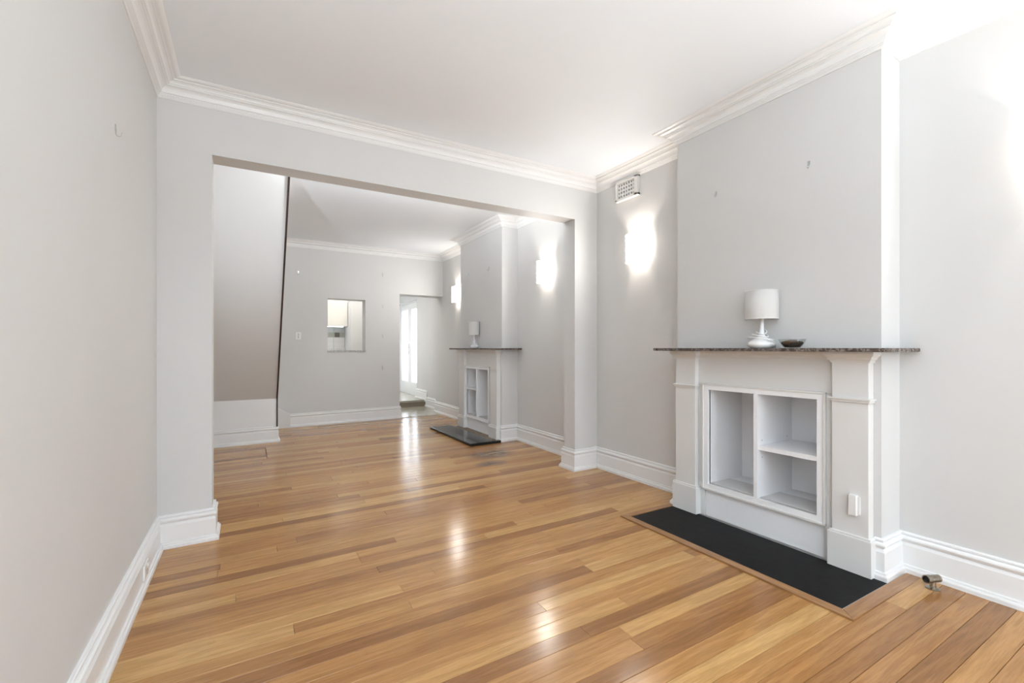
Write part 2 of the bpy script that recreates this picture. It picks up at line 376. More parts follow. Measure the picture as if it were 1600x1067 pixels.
# ------------------------------------------------------------------ skirting boards
SK = [(0, .205), (.010, .205), (.014, .200), (.014, .192), (.010, .188), (.018, .186), (.024, .180), (.026, .172), (.022, .163), (.015, .158), (.012, .153), (.016, .147), (.022, .138),
      (.022, .038), (.030, .037), (.032, .030), (.030, .027), (.037, .025), (.040, .018), (.040, -.02), (0, -.02)]
SK = SK[::-1]
def skirt(name, path, label, i0=0, i1=None, zo=0.0, prof=SK):
    link(name, sweep(path, prof, lambda x, y: fz(x, y) + zo, i0, i1), 'trim_paint', label=label, cat='skirting', kind=STRUCT)
RP = [(NBX, 2.395), (NBX, NB1), (3.085, NB1), (3.07, YF), (2.79, YF), (2.79, YB), (3.07, YB), (3.078, FB0), (FBX, FB0), (FBX, FB0 + .03)]
skirt('baseboard_right_middle', RP, 'white moulded skirting in the recess left of the near fireplace', 0, 3)
skirt('baseboard_pier_right', RP, 'white moulded skirting wrapping the right pier of the opening', 3, 6)
skirt('baseboard_right_far', RP, 'white moulded skirting in the far recess nearest the opening', 6, 9)
RN = [(3.095, YREAR), (3.095, NB0), (NBX, NB0), (NBX, NB0 + .03)]
skirt('baseboard_right_near', RN, 'white moulded skirting right of the near fireplace')
RB = [(FBX, FB1 - .03), (FBX, FB1), (3.08, FB1), (3.08, 8.19), (3.2, 8.19), (3.2, 9.05)]
skirt('baseboard_right_back', RB, 'white moulded skirting running from the far fireplace through the doorway')
skirt('baseboard_hall', [(3.2, 8.99), (3.2, 9.68)], 'short white skirting raised on the step beyond the doorway', zo=.125)
skirt('baseboard_back', [(DX, Y1), (DX, YEND), (0.572, YEND)], 'white moulded skirting below the kitchen hatch')
skirt('baseboard_stair', [(0.336, 7.3), (0.336, 6.76), (XL, 6.76)], 'white moulded skirting at the foot of the staircase panel')
LP = [(-0.2, YB), (-0.2, YF), (XL, YF), (XL, YREAR)]
skirt('baseboard_pier_left', [(XL, YB), (-0.2, YB)] + LP[1:], 'white moulded skirting wrapping the left pier of the opening', 0, 3)
skirt('baseboard_left', LP, 'white moulded skirting along the left wall', 2, 3)

# ------------------------------------------------------------------ floor
bm = bmesh.new()
for y0, y1 in [(YREAR - .2, 0.0)] + [(i * 0.6, i * 0.6 + 0.6) for i in range(13)] + [(7.8, 7.95)]:
    xs = (XL - .02, 3.25); vv = []
    for dz in (-0.022, -0.06):
        for (x, y) in ((xs[0], y0), (xs[1], y0), (xs[1], y1), (xs[0], y1)): vv.append(bm.verts.new((x, y, fz(x, y) + dz)))
    for f in ((0, 1, 2, 3), (4, 5, 6, 7), (0, 1, 5, 4), (2, 3, 7, 6), (0, 3, 7, 4), (1, 2, 6, 5)): bm.faces.new([vv[i] for i in f])
floor = link('floor', bm, 'subfloor', label='polished honey-coloured timber board floor through both rooms', cat='floor', kind=STRUCT)
# one shared board: unit length, cross-section with eased edges
PW = 0.0859
bm = bmesh.new(); g = 0.0008
prism(bm, [(-PW / 2 + g, -.020), (PW / 2 - g, -.020), (PW / 2 - g, -.0012), (PW / 2 - g - .0010, 0), (-PW / 2 + g + .0010, 0), (-PW / 2 + g, -.0012)], 'X', 0, 1)
bmesh.ops.recalc_face_normals(bm, faces=bm.faces[:])
pme = bpy.data.meshes.new('plank'); bm.to_mesh(pme); bm.free(); pme.materials.append(M['floor_wood'])
HEARTH = (2.325, 2.84, 0.995, 2.46)      # cut-out with border
HATCH_X = 0.197
def plank(x0, x1, yc):
    o = bpy.data.objects.new('plank', pme); col.objects.link(o); o.parent = floor
    k = kslope(yc); o.location = (x0, yc, fz(x0, yc)); o.scale = (x1 - x0 - 0.0018, 1, 1)
    o.rotation_euler = (random.gauss(0, 0.0016), -math.atan(k), 0)
    return o
ystart = 0.997 - 7 * PW
row_ys = [ystart + (i + 0.5) * PW for i in range(int((YEND - ystart) / PW))]
count = 0
for yc in row_ys:
    x_end = 3.085 if yc < 7.7 else 3.09
    cuts = [XL]
    x = XL + random.uniform(0.3, 2.4)
    while x < x_end - 0.35:
        cuts.append(x); x += random.uniform(1.0, 2.9)
    cuts.append(x_end)
    if 5.80 < yc < 6.42: cuts = sorted([c for c in cuts if abs(c - HATCH_X) > 0.3] + [HATCH_X])
    for a, b_ in zip(cuts, cuts[1:]):
        if 0.997 < yc < 2.457:
            if a >= HEARTH[0] - .05: continue
            b_ = min(b_, HEARTH[0])
        if 5.80 < yc < 6.42 and abs(b_ - HATCH_X) < .001: b_ -= 0.006
        plank(a, b_, yc); count += 1
# boards behind the camera, past the visible floor
bm = bmesh.new(); y = ystart
while y > YREAR:
    y0 = max(y - PW, YREAR)
    box(bm, XL, 3.09, y0 + .0005, y - .0005, fz(1.3, y) - .02 - 0.0, fz(1.3, y)); y -= PW
bm2 = bm
for v in bm2.verts: v.co.z += fz(v.co.x, v.co.y) - fz(1.3, 0)
link('planks', bm2, 'floor_wood', parent=floor, kind='stuff')
# dark joint around the old floor hatch by the stairs
bm = bmesh.new()
vv = [(XL + .05, 6.424), (HATCH_X, 6.424), (HATCH_X, 6.440), (XL + .05, 6.440)]
vs4 = [bm.verts.new((x, y, fz(x, y) + .0006)) for x, y in vv] + [bm.verts.new((x, y, fz(x, y) - .01)) for x, y in vv]
for f in ((0, 1, 2, 3), (4, 5, 6, 7), (0, 1, 5, 4), (1, 2, 6, 5), (2, 3, 7, 6), (3, 0, 4, 7)): bm.faces.new([vs4[i] for i in f])
link('hatch_joint', bm, 'dark_hole', parent=floor)
# stone threshold, step and hall floor beyond the doorway
link('floor_threshold', B(1.9, 3.3, YEND - .03, 9.06, -0.1, 0.002), 'stone_floor', label='pale stone floor just beyond the doorway', cat='floor', kind=STRUCT)
bm = B(0.3, 3.8, 9.06, 11.7, 0.10, 0.14, 0.004)
st = thing('step', 'brown-grey step up to the garden doors', 'step', (2.6, 9.06, 0), kind=STRUCT)
link('tread', bm, 'stone_floor', parent=st); link('riser', B(0.3, 3.34, 9.075, 9.10, 0, 0.10), 'step_riser', parent=st)
link('floor_kitchen', B(0.0, 1.9, Y1, 9.075, -0.1, 0.0), 'stone_floor', label='stone floor of the kitchen behind the hatch', cat='floor', kind=STRUCT)

# ------------------------------------------------------------------ staircase
sc_ = thing('staircase', 'enclosed staircase with a sloping plaster underside and dark edge', 'staircase', (-0.1, 6.76, 0))
link('soffit', prism(bmesh.new(), [(6.76, .539), (4.727, CEIL), (YEND, CEIL), (YEND, .539)], 'X', XL, .331), 'wall_paint', parent=sc_)
link('foot_panel', B(XL, .331, 6.76, YEND, -.06, .539), 'trim_paint', parent=sc_)
ty, tz = (4.727 - 6.76), (CEIL - .539); L = math.hypot(ty, tz); ny, nz = -tz / L, ty / L
def edge(y, z, o_): return (y + ny * o_, z + nz * o_)
bm = bmesh.new()
prism(bm, [edge(6.76, .539, -.004), edge(6.76, .539, .014), edge(4.727, CEIL, .014), edge(4.727, CEIL, -.004)], 'X', .331, .349)
box(bm, .331, .349, 6.745, 6.765, .17, .55)
link('edge_strip', bm, 'dark_timber', parent=sc_, label='dark stained timber edge strip')
# boxed-in corner beside the stair foot
link('corner_boxing', prism(bmesh.new(), [(.345, -.04), (.572, -.04), (.572, .185), (.345, .325)], 'Y', YEND - .055, YEND), 'surround_paint',
     label='small white boxing with sloped top at the stair foot', cat='boxing')

# ------------------------------------------------------------------ fireplaces
def fireplace(name, label, loc, breast_x, pil, frame, cells, shelf_cell, shelf_z, ledge, floor_z, stepped, slab_end):
    fp = thing(name, label, 'fireplace', loc)
    bx = breast_x
    # frieze and back boards applied to the breast
    y0, y1 = pil[0][0], pil[1][1]
    link('frieze', B(bx - .018, bx, pil[0][1] - .01, pil[1][0] + .01, frame[3] - .005, 1.182), 'surround_paint', parent=fp)
    link('side_board', B(bx - .018, bx, pil[0][1] - .01, frame[0] + .01, floor_z, frame[3] - .006), 'surround_paint', parent=fp)
    link('side_board', B(bx - .018, bx, frame[1] - .01, pil[1][0] + .01, floor_z, frame[3] - .006), 'surround_paint', parent=fp)
    link('lower_board', B(bx - .010, bx + .005, frame[0] + .012, frame[1] - .012, floor_z, frame[2] + .01, .001), 'laminate', parent=fp)
    # bed mould under the shelf
    bed = [(bx, 1.132), (bx - .022, 1.132), (bx - .024, 1.140), (bx - .030, 1.144), (bx - .034, 1.155), (bx - .046, 1.164), (bx - .05, 1.170), (bx - .055, 1.182), (bx, 1.182)]
    link('bed_mould', prism(bmesh.new(), bed, 'Y', pil[0][1] - .02, pil[1][0] + .02), 'surround_paint', parent=fp)
    for (a, b_) in pil:
        sh = link('pilaster', B(bx - .055, bx, a, b_, floor_z + .15, 1.16, .003), 'surround_paint', parent=fp)
        def sub(n, bm): link(n, bm, 'surround_paint', parent=sh)
        bm = bmesh.new(); box(bm, bx - .070, bx, a - .018, b_ + .018, floor_z, .185, .003)
        box(bm, bx - .064, bx, a - .012, b_ + .012, .183, .197, .004)
        if stepped:
            box(bm, bx - .076, bx, a - .024, b_ + .024, .150, .172, .007)
        sub('plinth', bm)
        bm = bmesh.new(); box(bm, bx - .072, bx, a - .014, b_ + .014, .921, .932, .004); box(bm, bx - .064, bx, a - .007, b_ + .007, .908, .922, .003); sub('necking', bm)
        # capital: mitred moulding round three sides
        cp = [(0, 0), (.006, 0), (.008, .010), (.010, .014), (.016, .018), (.020, .030), (.030, .038), (.034, .048), (.034, .062), (0, .062)]
        path = [(bx + .002, b_), (bx - .055, b_), (bx - .055, a), (bx + .002, a)][::-1]
        sub('capital', sweep(path[::-1][::-1], [(-o_, h) for o_, h in cp] if False else cp, lambda x, y: 1.121, 0, 3) if stepped is None else sweep([(bx + .002, a), (bx - .055, a), (bx - .055, b_), (bx + .002, b_)], cp, lambda x, y: 1.121))
    # outer side fillets
    # marble shelf reaching back to the recess walls
    x0, ys, ye, xb = ledge
    bm = bmesh.new()
    prism(bm, [(x0, ys), (x0, ye), (xb, ye), (xb, pil[1][1] + .042), (bx + .0, pil[1][1] + .042), (bx, pil[0][0] - .042), (xb, pil[0][0] - .042), (xb, ys)], 'Z', 1.181, 1.2005)
    bmesh.ops.recalc_face_normals(bm, faces=bm.faces[:])
    bmesh.ops.bevel(bm, geom=[e for e in bm.edges if abs(e.verts[0].co.z - e.verts[1].co.z) < 1e-6], offset=.002, segments=2, affect='EDGES')
    link('mantel_shelf', bm, 'brown_marble', parent=fp, label='dark brown veined marble shelf')
    # bookcase set into the fire opening
    f0, f1, fz0, fz1 = frame
    c0, c1, dv0, dv1 = cells; t = .042; dp = .40; X = bx - .032
    bm = bmesh.new()
    box(bm, X, X + .03, f0, f1, fz1 - t, fz1); box(bm, X, X + .03, f0, f1, fz0, fz0 + t)
    box(bm, X, X + .03, f0, c0, fz0 + t, fz1 - t); box(bm, X, X + .03, c1, f1, fz0 + t, fz1 - t)
    nc = link('niche_frame', bm, 'laminate', parent=fp)
    bm = bmesh.new()                      # raised bead round the frame
    for (a, b_, c, d) in ((f0 - .004, f1 + .004, fz1 - .010, fz1 + .004), (f0 - .004, f1 + .004, fz0 - .004, fz0 + .010), (f0 - .004, f0 + .010, fz0, fz1), (f1 - .010, f1 + .004, fz0, fz1)):
        box(bm, X - .006, X + .02, a, b_, c, d, .003)
    link('bead', bm, 'surround_paint', parent=nc)
    Zb, Zt = fz0 + t, fz1 - t; XB = X + dp
    link('back_panel', B(XB, XB + .015, c0 - .012, c1 + .012, Zb - .015, Zt + .015), 'laminate', parent=nc)
    link('case_side', B(X + .02, XB, c0 - .015, c0, Zb, Zt), 'laminate', parent=nc); link('case_side', B(X + .02, XB, c1, c1 + .015, Zb, Zt), 'laminate', parent=nc)
    link('case_top', B(X + .02, XB, c0 - .015, c1 + .015, Zt, Zt + .015), 'laminate', parent=nc); link('case_floor', B(X + .02, XB, c0 - .015, c1 + .015, Zb - .015, Zb), 'laminate', parent=nc)
    link('divider', B(X + .001, XB, dv0, dv1, Zb, Zt, .001), 'laminate', parent=nc)
    s0, s1 = shelf_cell
    link('shelf', B(X + .012, XB, s0, s1, shelf_z - .029, shelf_z, .0015), 'laminate', parent=nc)
    bm = bmesh.new()                      # shelf-pin holes in the divider
    side = dv0 if s1 <= dv0 + .01 else dv1
    for zz in (shelf_z + .03, shelf_z - .08):
        for xx in (X + .05, XB - .06):
            tube(bm, [(xx, side - .0015, zz), (xx, side + .0015, zz)], .0032, 8)
    link('pin_hole', bm, 'mid_grey', parent=nc, kind='stuff')
    return fp

near_fp = fireplace('fireplace', 'white painted fireplace surround with dark marble shelf nearest the camera', (2.83, 1.765, 0), NBX,
    [(1.14, 1.315), (2.215, 2.39)], (1.362, 2.172, 0.190, 0.946), (1.405, 2.128, 1.760, 1.787), (1.405, 1.760), 0.572, (2.70, 1.012, 2.497, 3.083), -.005, False, 0)
far_fp = fireplace('fireplace', 'smaller-looking white fireplace surround in the far room beyond the opening', (2.80, 5.83, 0), FBX,
    [(5.215, 5.40), (6.245, 6.43)], (5.47, 6.27, 0.185, 0.946), (5.515, 6.225, 5.855, 5.883), (5.883, 6.225), 0.625, (2.70, 5.045, 6.60, 3.07), .0205, True, 0)
# near hearth: flush black slate with a timber border
hz = lambda x, y: fz(x, y)
hs = thing('hearth', 'flush black slate hearth with timber border at the near fireplace', 'hearth', (2.6, 1.735, -.006))
link('slab', B(2.382, 2.845, 1.066, 2.408, -.03, -.0055, .003), 'black_slate', parent=hs)
def quad_prism(pts, z0, z1): return prism(bmesh.new(), pts, 'Z', z0, z1)
link('border_strip', quad_prism([(2.326, .998), (2.379, 1.062), (2.379, 2.411), (2.326, 2.457)], -.03, -.0035), 'border_wood', parent=hs)
link('border_strip', quad_prism([(2.327, .997), (3.07, .997), (3.07, 1.061), (2.381, 1.061)], -.03, -.003), 'border_wood_across', parent=hs)
link('border_strip', quad_prism([(2.327, 2.458), (2.381, 2.412), (2.90, 2.412), (2.90, 2.457)], -.03, -.003), 'border_wood_across', parent=hs)
link('grout_line', B(2.381, 2.842, 1.0615, 1.0655, -.03, -.005), 'mid_grey', parent=hs)
# far hearth: raised polished granite with mortar strip
hf = thing('hearth', 'raised glossy black granite hearth at the far fireplace', 'hearth', (2.58, 5.82, -.004))
link('slab', B(2.367, 2.70, 5.11, 6.535, -.008, .026, .006), 'black_granite', parent=hf)
link('slab_end', B(2.70, 2.80, 5.11, 5.185, -.008, .026, .004), 'black_granite', parent=hf)
link('mortar_strip', B(2.70, 2.84, 5.185, 6.44, -.008, .020, .002), 'old_mortar', parent=hf)
# white cover box on the near pilaster
cb = thing('cable_cover', 'small white cover box on the right pilaster of the near fireplace', 'cover box', (2.815, 1.19, .365))
link('body', B(2.797, 2.8245, 1.186, 1.224, .306, .416, .004), 'white_plastic', parent=cb)
link('bracket', B(2.812, 2.8245, 1.176, 1.188, .312, .408, .002), 'surround_paint', parent=cb)

# ------------------------------------------------------------------ wall lights
def sconce(x, yc, zc, label):
    t = thing('wall_light', label, 'wall light', (x, yc, zc), 'white box wall lights')
    link('backplate', B(x - .006, x, yc - .045, yc + .045, zc - .06, zc + .06, .002), 'white_plastic', parent=t)
    hw, d, hh, th = .082, .098, .130, .005
    bm = bmesh.new()
    # opal plate folded round the front, open at top and bottom, gap to the wall at the sides
    pts = [(x - .024, yc + hw), (x - d, yc + hw), (x - d, yc - hw), (x - .024, yc - hw)]
    inn = [(x - .024, yc + hw - th), (x - d + th, yc + hw - th), (x - d + th, yc - hw + th), (x - .024, yc - hw + th)]
    prism(bm, pts + inn[::-1], 'Z', zc - hh, zc + hh)
    sd = link('shade', bm, ['opal_inner', 'opal_glass', 'opal_side'], parent=t)
    for f in sd.data.polygons:      # bright diffuser in front, thinner glow at the sides
        c = f.center
        if f.normal.x < -.9 and c.x < x - d + .001: f.material_index = 1
        elif abs(f.normal.y) > .9 and abs(c.y - yc) > hw - .001: f.material_index = 2
    link('bracket', B(x - .032, x - .004, yc - .012, yc + .012, zc - .008, zc + .008), 'chrome', parent=t)
    bm = bmesh.new(); lathe(bm, [(.004, -.045), (.012, -.04), (.014, 0), (.012, .04), (.004, .045)], (x - .058, yc, zc), 16)
    link('bulb', bm, 'lamp_glow', parent=t, smooth=True)
    l = bpy.data.lights.new('wall_light_lamp', 'POINT'); l.energy = SCONCE_W; l.color = (1.0, .93, .84); l.shadow_soft_size = .02
    o = bpy.data.objects.new('wall_light_lamp', l); col.objects.link(o); o.parent = t; o.location = (-.058, 0, .035)
    return t
sconce(3.078, 3.0, 2.10, 'lit white box wall light below the air vent')
sconce(3.095, .50, 2.10, 'lit white box wall light at the right edge beside the near chimney breast')
sconce(3.074, 4.47, 2.10, 'lit white box wall light between the opening and the far chimney breast')
sconce(3.08, 7.09, 2.10, 'lit white box wall light partly hidden behind the far chimney breast')

# ------------------------------------------------------------------ air vent
vx = 3.076
av = thing('air_vent', 'white square-hole air vent high on the right wall under the cornice', 'air vent', (vx, 3.14, 2.68))
link('backing', B(vx - .004, vx - .001, 3.05, 3.27, 2.615, 2.765), 'dark_hole', parent=av)
bm = bmesh.new(); box(bm, vx - .034, vx, 3.268, 3.288, 2.59, 2.772, .003); box(bm, vx - .034, vx, 3.000, 3.045, 2.59, 2.772, .003)
box(bm, vx - .034, vx, 3.0, 3.288, 2.588, 2.612, .003); box(bm, vx - .034, vx, 3.0, 3.288, 2.755, 2.775, .003)
link('frame', bm, 'white_plastic', parent=av)
for i in range(8):
    y = 3.045 + i * (.223 / 7); link('grille_bar', B(vx - .016, vx - .006, y - .008, y + .008, 2.61, 2.757), 'white_plastic', parent=av)
for i in range(5):
    z = 2.613 + i * .0355; link('grille_bar', B(vx - .017, vx - .007, 3.045, 3.268, z - .008, z + .008), 'white_plastic', parent=av)

# ------------------------------------------------------------------ table lamps and bowl on the shelves
def table_lamp(x, y, z0, sr, s0, s1, br, k, label, wraps):
    t = thing('table_lamp', label, 'lamp', (x, y, z0), 'white table lamps on the mantel shelves')
    bm = bmesh.new()
    lathe(bm, [(br * .72, 0), (br * .80, .003), (br * .98, .016 * k), (br, .026 * k), (br * .93, .038 * k), (br * .72, .050 * k), (br * .45, .062 * k), (br * .27, .075 * k), (br * .19, .095 * k), (br * .15, .12 * k), (br * .13, s0 - z0 + .01)], (x, y, z0), 40)
    link('base', bm, 'ceramic', parent=t, smooth=True)
    bm = bmesh.new()
    lathe(bm, [(sr, s0), (sr, s1), (sr - .002, s1), (sr - .002, s0), (sr, s0)], (x, y, 0), 48, cap=False)
    sh = link('shade', bm, 'shade_fabric', parent=t, smooth=False)
    for f in sh.data.polygons: f.use_smooth = abs(f.normal.z) < .5
    for zz in (s0 + .002, s1 - .002): link('shade_ring', tube(bmesh.new(), [(x + sr * math.cos(a), y + sr * math.sin(a), zz) for a in [i * 2 * PI / 40 for i in range(41)]], .0022, 6), 'white_plastic', parent=sh)
    bm = bmesh.new()
    for a in (0, 2 * PI / 3, 4 * PI / 3): tube(bm, [(x, y, s0 + .03), (x + sr * math.cos(a), y + sr * math.sin(a), s0 + .004)], .0012, 5)
    link('shade_spider', bm, 'white_plastic', parent=sh)
    bm = bmesh.new(); lathe(bm, [(.012, s0 - .005), (.014, s0 + .03), (.010, s0 + .04)], (x, y, 0), 16); link('lamp_holder', bm, 'white_plastic', parent=t, smooth=True)
    # flex wound round the neck
    pts = []
    for i in range(wraps * 16 + 1):
        a = i / 16 * 2 * PI; u = i / (wraps * 16)
        r = br * (.95 - .55 * math.sin(u * PI * .5) + .10 * math.sin(5.1 * u + 1)); zz = (.050 + .062 * u + .013 * math.sin(a + 2.0 * u)) * k
        pts.append((x + r * math.cos(a + 1), y + r * math.sin(a + 1), z0 + zz))
    tail = [(x - br * .55, y - br * .80, z0 + .050 * k), (x - br * .30, y - br * 1.08, z0 + .040 * k), (x - .1 * br, y - br * 1.14, z0 + .025 * k), (x + .05 * br, y - br * 1.02, z0 + .008 * k), (x + .3 * br, y - br * .85, z0 + .004)]
    link('flex', tube(bmesh.new(), pts, .0034 * k, 7), 'cord_plastic', parent=t, smooth=True)
    link('flex', tube(bmesh.new(), tail, .0034 * k, 7), 'cord_plastic', parent=t, smooth=True)
    return t
table_lamp(2.784, 1.692, 1.2005, .094, 1.380, 1.558, .080, 1.0, 'white drum-shade table lamp beside the potpourri bowl', 3)
table_lamp(2.775, 5.86, 1.2005, .076, 1.386, 1.572, .060, 1.0, 'white drum-shade table lamp alone on the far mantel shelf', 2)
gb = thing('glass_bowl', 'small clear glass bowl of dark potpourri on the near mantel', 'bowl', (2.775, 1.503, 1.2005))
bm = bmesh.new(); lathe(bm, [(.0, 0), (.034, 0), (.040, .001), (.056, .018), (.066, .036), (.071, .053), (.0695, .053), (.064, .036), (.054, .019), (.040, .004), (.0, .003)], (2.775, 1.503, 1.201), 40, cap=False)
link('bowl_wall', bm, 'bowl_glass', parent=gb, smooth=True)
bm = bmesh.new(); rnd = random.Random(3)
lathe(bm, [(.001, .004), (.038, .0045), (.050, .0195), (.0575, .030), (.0575, .033), (.045, .038), (.02, .041), (.001, .041)], (2.775, 1.503, 1.201), 28)
for i in range(150):
    r = .052 * math.sqrt(rnd.random()); a = rnd.random() * 2 * PI; c = (2.775 + r * math.cos(a), 1.503 + r * math.sin(a), 1.201 + .0345 + .006 * (1 - r / .055) + rnd.random() * .010 * (1 - r / .07))
    m4 = Matrix.Translation(c) @ Matrix.Rotation(rnd.random() * 6, 4, 'X') @ Matrix.Rotation(rnd.random() * 6, 4, 'Z') @ Matrix.Diagonal((.006, .004, .0015, 1))
    bmesh.ops.create_icosphere(bm, subdivisions=1, radius=1, matrix=m4)
link('potpourri', bm, 'potpourri', parent=gb, kind='stuff')

# ------------------------------------------------------------------ hooks
def hook(p, n, label, s=1.0):
    n = Vector(n); up = Vector((0, 0, 1)); p = Vector(p)
    t = thing('picture_hook', label, 'hook', tuple(p), 'picture hooks left on the walls')
    side = n.cross(up)
    bm = bmesh.new()
    vv = []
    for dn in (.0005, .003):
        for a, b_ in ((-1, -1), (1, -1), (1, 1), (-1, 1)): vv.append(bm.verts.new(p + n * dn * s + side * a * .006 * s + up * (b_ * .011 + .008) * s))
    for f in ((0, 1, 2, 3), (4, 5, 6, 7), (0, 1, 5, 4), (1, 2, 6, 5), (2, 3, 7, 6), (3, 0, 4, 7)): bm.faces.new([vv[i] for i in f])
    link('plate', bm, 'hook_metal', parent=t)
    pts = [p + n * .003 * s + up * .004 * s] + [p + n * (.010 - .008 * math.cos(a)) * s + up * (-.012 - .009 * math.sin(a)) * s for a in [i * PI / 8 for i in range(9)]] + [p + n * .020 * s - up * .006 * s]
    link('hook_wire', tube(bmesh.new(), pts, .0016 * s, 6), 'hook_metal', parent=t)
hook((NBX, 1.463, 2.288), (-1, 0, 0), 'small metal picture hook on the near chimney breast above the bowl', 1.1)
hook((NBX, 2.083, 2.295), (-1, 0, 0), 'small metal picture hook at the left of the near chimney breast', .9)
hook((XL, 2.549, 2.136), (1, 0, 0), 'small metal picture hook alone on the left wall', 1.2)
hook((FBX, 6.20, 2.28), (-1, 0, 0), 'small picture hook at the left of the far chimney breast', 1.4)
hook((FBX, 5.54, 2.28), (-1, 0, 0), 'small picture hook at the right of the far chimney breast', 1.4)
hook((.687, YEND, 2.376), (0, -1, 0), 'small picture hook on the back wall above the light switch', 1.6)
for zz, lb in ((2.451, 'topmost picture hook between hatch and doorway'), (1.907, 'picture hook beside the upper part of the hatch'), (1.407, 'picture hook beside the lower part of the hatch'), (.874, 'lowest picture hook, below hatch level beside the doorway')):
    hook((1.990, YEND, zz), (0, -1, 0), lb, 1.5)

# ------------------------------------------------------------------ switch and power point
sw = thing('light_switch', 'white three-gang light switch on the back wall left of the hatch', 'switch', (.69, YEND, 1.39))
link('plate', B(.650, .726, YEND - .010, YEND, 1.332, 1.450, .003), 'white_plastic', parent=sw)
for zz in (1.365, 1.391, 1.417): link('rocker', B(.680, .697, YEND - .016, YEND - .009, zz - .007, zz + .007, .001), 'mid_grey', parent=sw)
px_ = XL + .022
pw_ = thing('power_point', 'white power outlet set in the left skirting near the pier', 'power outlet', (px_, 3.05, .07))
z_ = fz(XL, 3.05)
link('plate', B(px_, px_ + .010, 3.0, 3.115, z_ + .05, z_ + .125, .003), 'white_plastic', parent=pw_)
link('rocker', B(px_ + .009, px_ + .015, 3.07, 3.085, z_ + .098, z_ + .115, .001), 'white_plastic', parent=pw_)
for yy, dz in ((3.045, .08), (3.065, .08), (3.055, .064)): link('socket_slot', B(px_ + .0095, px_ + .0105, yy - .002, yy + .002, z_ + dz, z_ + dz + .009), 'dark_hole', parent=pw_)

# ------------------------------------------------------------------ gas outlet on the floor
gx, gy = 2.968, .925; gz = fz(gx, gy)
gp = thing('gas_outlet', 'short metal gas pipe fitting standing on the floor by the skirting', 'pipe fitting', (gx, gy, gz))
bm = bmesh.new(); lathe(bm, [(.030, 0), (.030, .003), (.018, .005), (.013, .008), (.012, .04)], (gx, gy, gz), 20); link('flange', bm, 'aged_brass', parent=gp)
dirv = Vector((-.25, -.97, 0)).normalized(); axis0 = Vector((gx, gy, gz + .048)); lat = Vector((-.93, .36, 0)).normalized()
a0 = axis0 + lat * .040; a1 = axis0 - lat * .034
bm = bmesh.new(); seg = 20
def ring(c, d, r): 
    u = Vector((0, 0, 1)); s = d.cross(u).normalized()
    return [bm.verts.new(c + (u * math.cos(2 * PI * k / seg) + s * math.sin(2 * PI * k / seg)) * r) for k in range(seg)]
rs = [ring(a1, lat, .010), ring(a1, lat, .018), ring(axis0, lat, .018), ring(axis0 + lat * .018, lat, .0175), ring(axis0 + lat * .020, lat, .021), ring(a0, lat, .021), ring(a0, lat, .0165), ring(a0 - lat * .05, lat, .0165)]
for a, b_ in zip(rs, rs[1:]):
    for k in range(seg): bm.faces.new([a[k], a[(k + 1) % seg], b_[(k + 1) % seg], b_[k]])
bm.faces.new(rs[0]); bm.faces.new(rs[-1])
link('pipe', bm, 'aged_brass', parent=gp, smooth=False)
link('bore', tube(bmesh.new(), [a0 - lat * .045, a0 - lat * .012], .0163, 18), 'dark_hole', parent=gp)

# ------------------------------------------------------------------ kitchen beyond the hatch
link('hatch_sill', B(HX0 - .004, HX1 + .004, YEND - .012, Y1 + .02, HZ0 - .014, HZ0 + .018, .003), 'grey_sill', label='grey stone sill of the kitchen hatch', cat='sill')
KY = 10.35
KF = KY - .001   # fittings stop a millimetre short of the wall
link('wall_kitchen_back', B(0.1, 2.45, KY, KY + .15, 0, CEIL), 'wall_paint', label='cream kitchen wall seen through the hatch', cat='wall', kind=STRUCT)
link('wall_kitchen_left', B(-.05, .1, Y1, KY + .15, 0, CEIL), 'wall_paint', label='left side wall of the kitchen', cat='wall', kind=STRUCT)
bm = bmesh.new(); box(bm, 2.45, 3.34, 11.6, 11.75, 0, CEIL); box(bm, 2.38, 2.45, KY + .15, 11.75, 0, CEIL)
link('wall_hall', bm, 'wall_paint', label='end wall of the hall past the french doors', cat='wall', kind=STRUCT)
cup = thing('wall_cupboard', 'white kitchen wall cupboard with a lit strip below it', 'cupboard', (1.4, KF, 1.66))
link('carcass', B(.9, 1.815, KY - .34, KF, 1.655, CEIL - .3), 'laminate', parent=cup)
link('door', B(.9, 1.36, KY - .36, KY - .341, 1.66, CEIL - .3, .002), 'cream_door', parent=cup); link('door', B(1.364, 1.813, KY - .36, KY - .341, 1.66, CEIL - .3, .002), 'cream_door', parent=cup)
link('light_strip', B(1.0, 1.735, KY - .33, KY - .30, 1.642, 1.654), 'strip_glow', parent=cup)
bn = thing('kitchen_bench', 'kitchen bench under the wall cupboard', 'bench', (1.4, KY - .3, 0.14))
link('worktop', B(.8, 1.82, KY - .62, KF, .98, 1.02, .003), 'grey_sill', parent=bn); link('cabinet', B(.82, 1.80, KY - .6, KF, .14, .98), 'laminate', parent=bn)
sp = thing('splashback', 'white tiled splashback with a dark mosaic band', 'tiles', (1.4, KF, 1.02))
link('grout', B(.9, 1.818, KY - .006, KF, 1.02, 1.655), 'tile_grey', parent=sp)
for j, (zz0, zz1) in enumerate(((1.03, 1.13), (1.133, 1.233), (1.236, 1.336), (1.339, 1.43))):
    for i in range(4): link('tile', B(.905 + i * .228, .905 + i * .228 + .225, KF - .014, KF - .005, zz0, zz1, .001), 'tile_white', parent=sp)
bandm = ['tile_sage', 'tile_dark', 'tile_sage', 'tile_dark', 'tile_dark', 'tile_sage', 'tile_sage', 'tile_dark', 'tile_sage']
for i in range(9): link('mosaic_tile', B(.91 + i * .1005, .91 + i * .1005 + .098, KF - .014, KF - .005, 1.435, 1.535, .001), bandm[i], parent=sp)
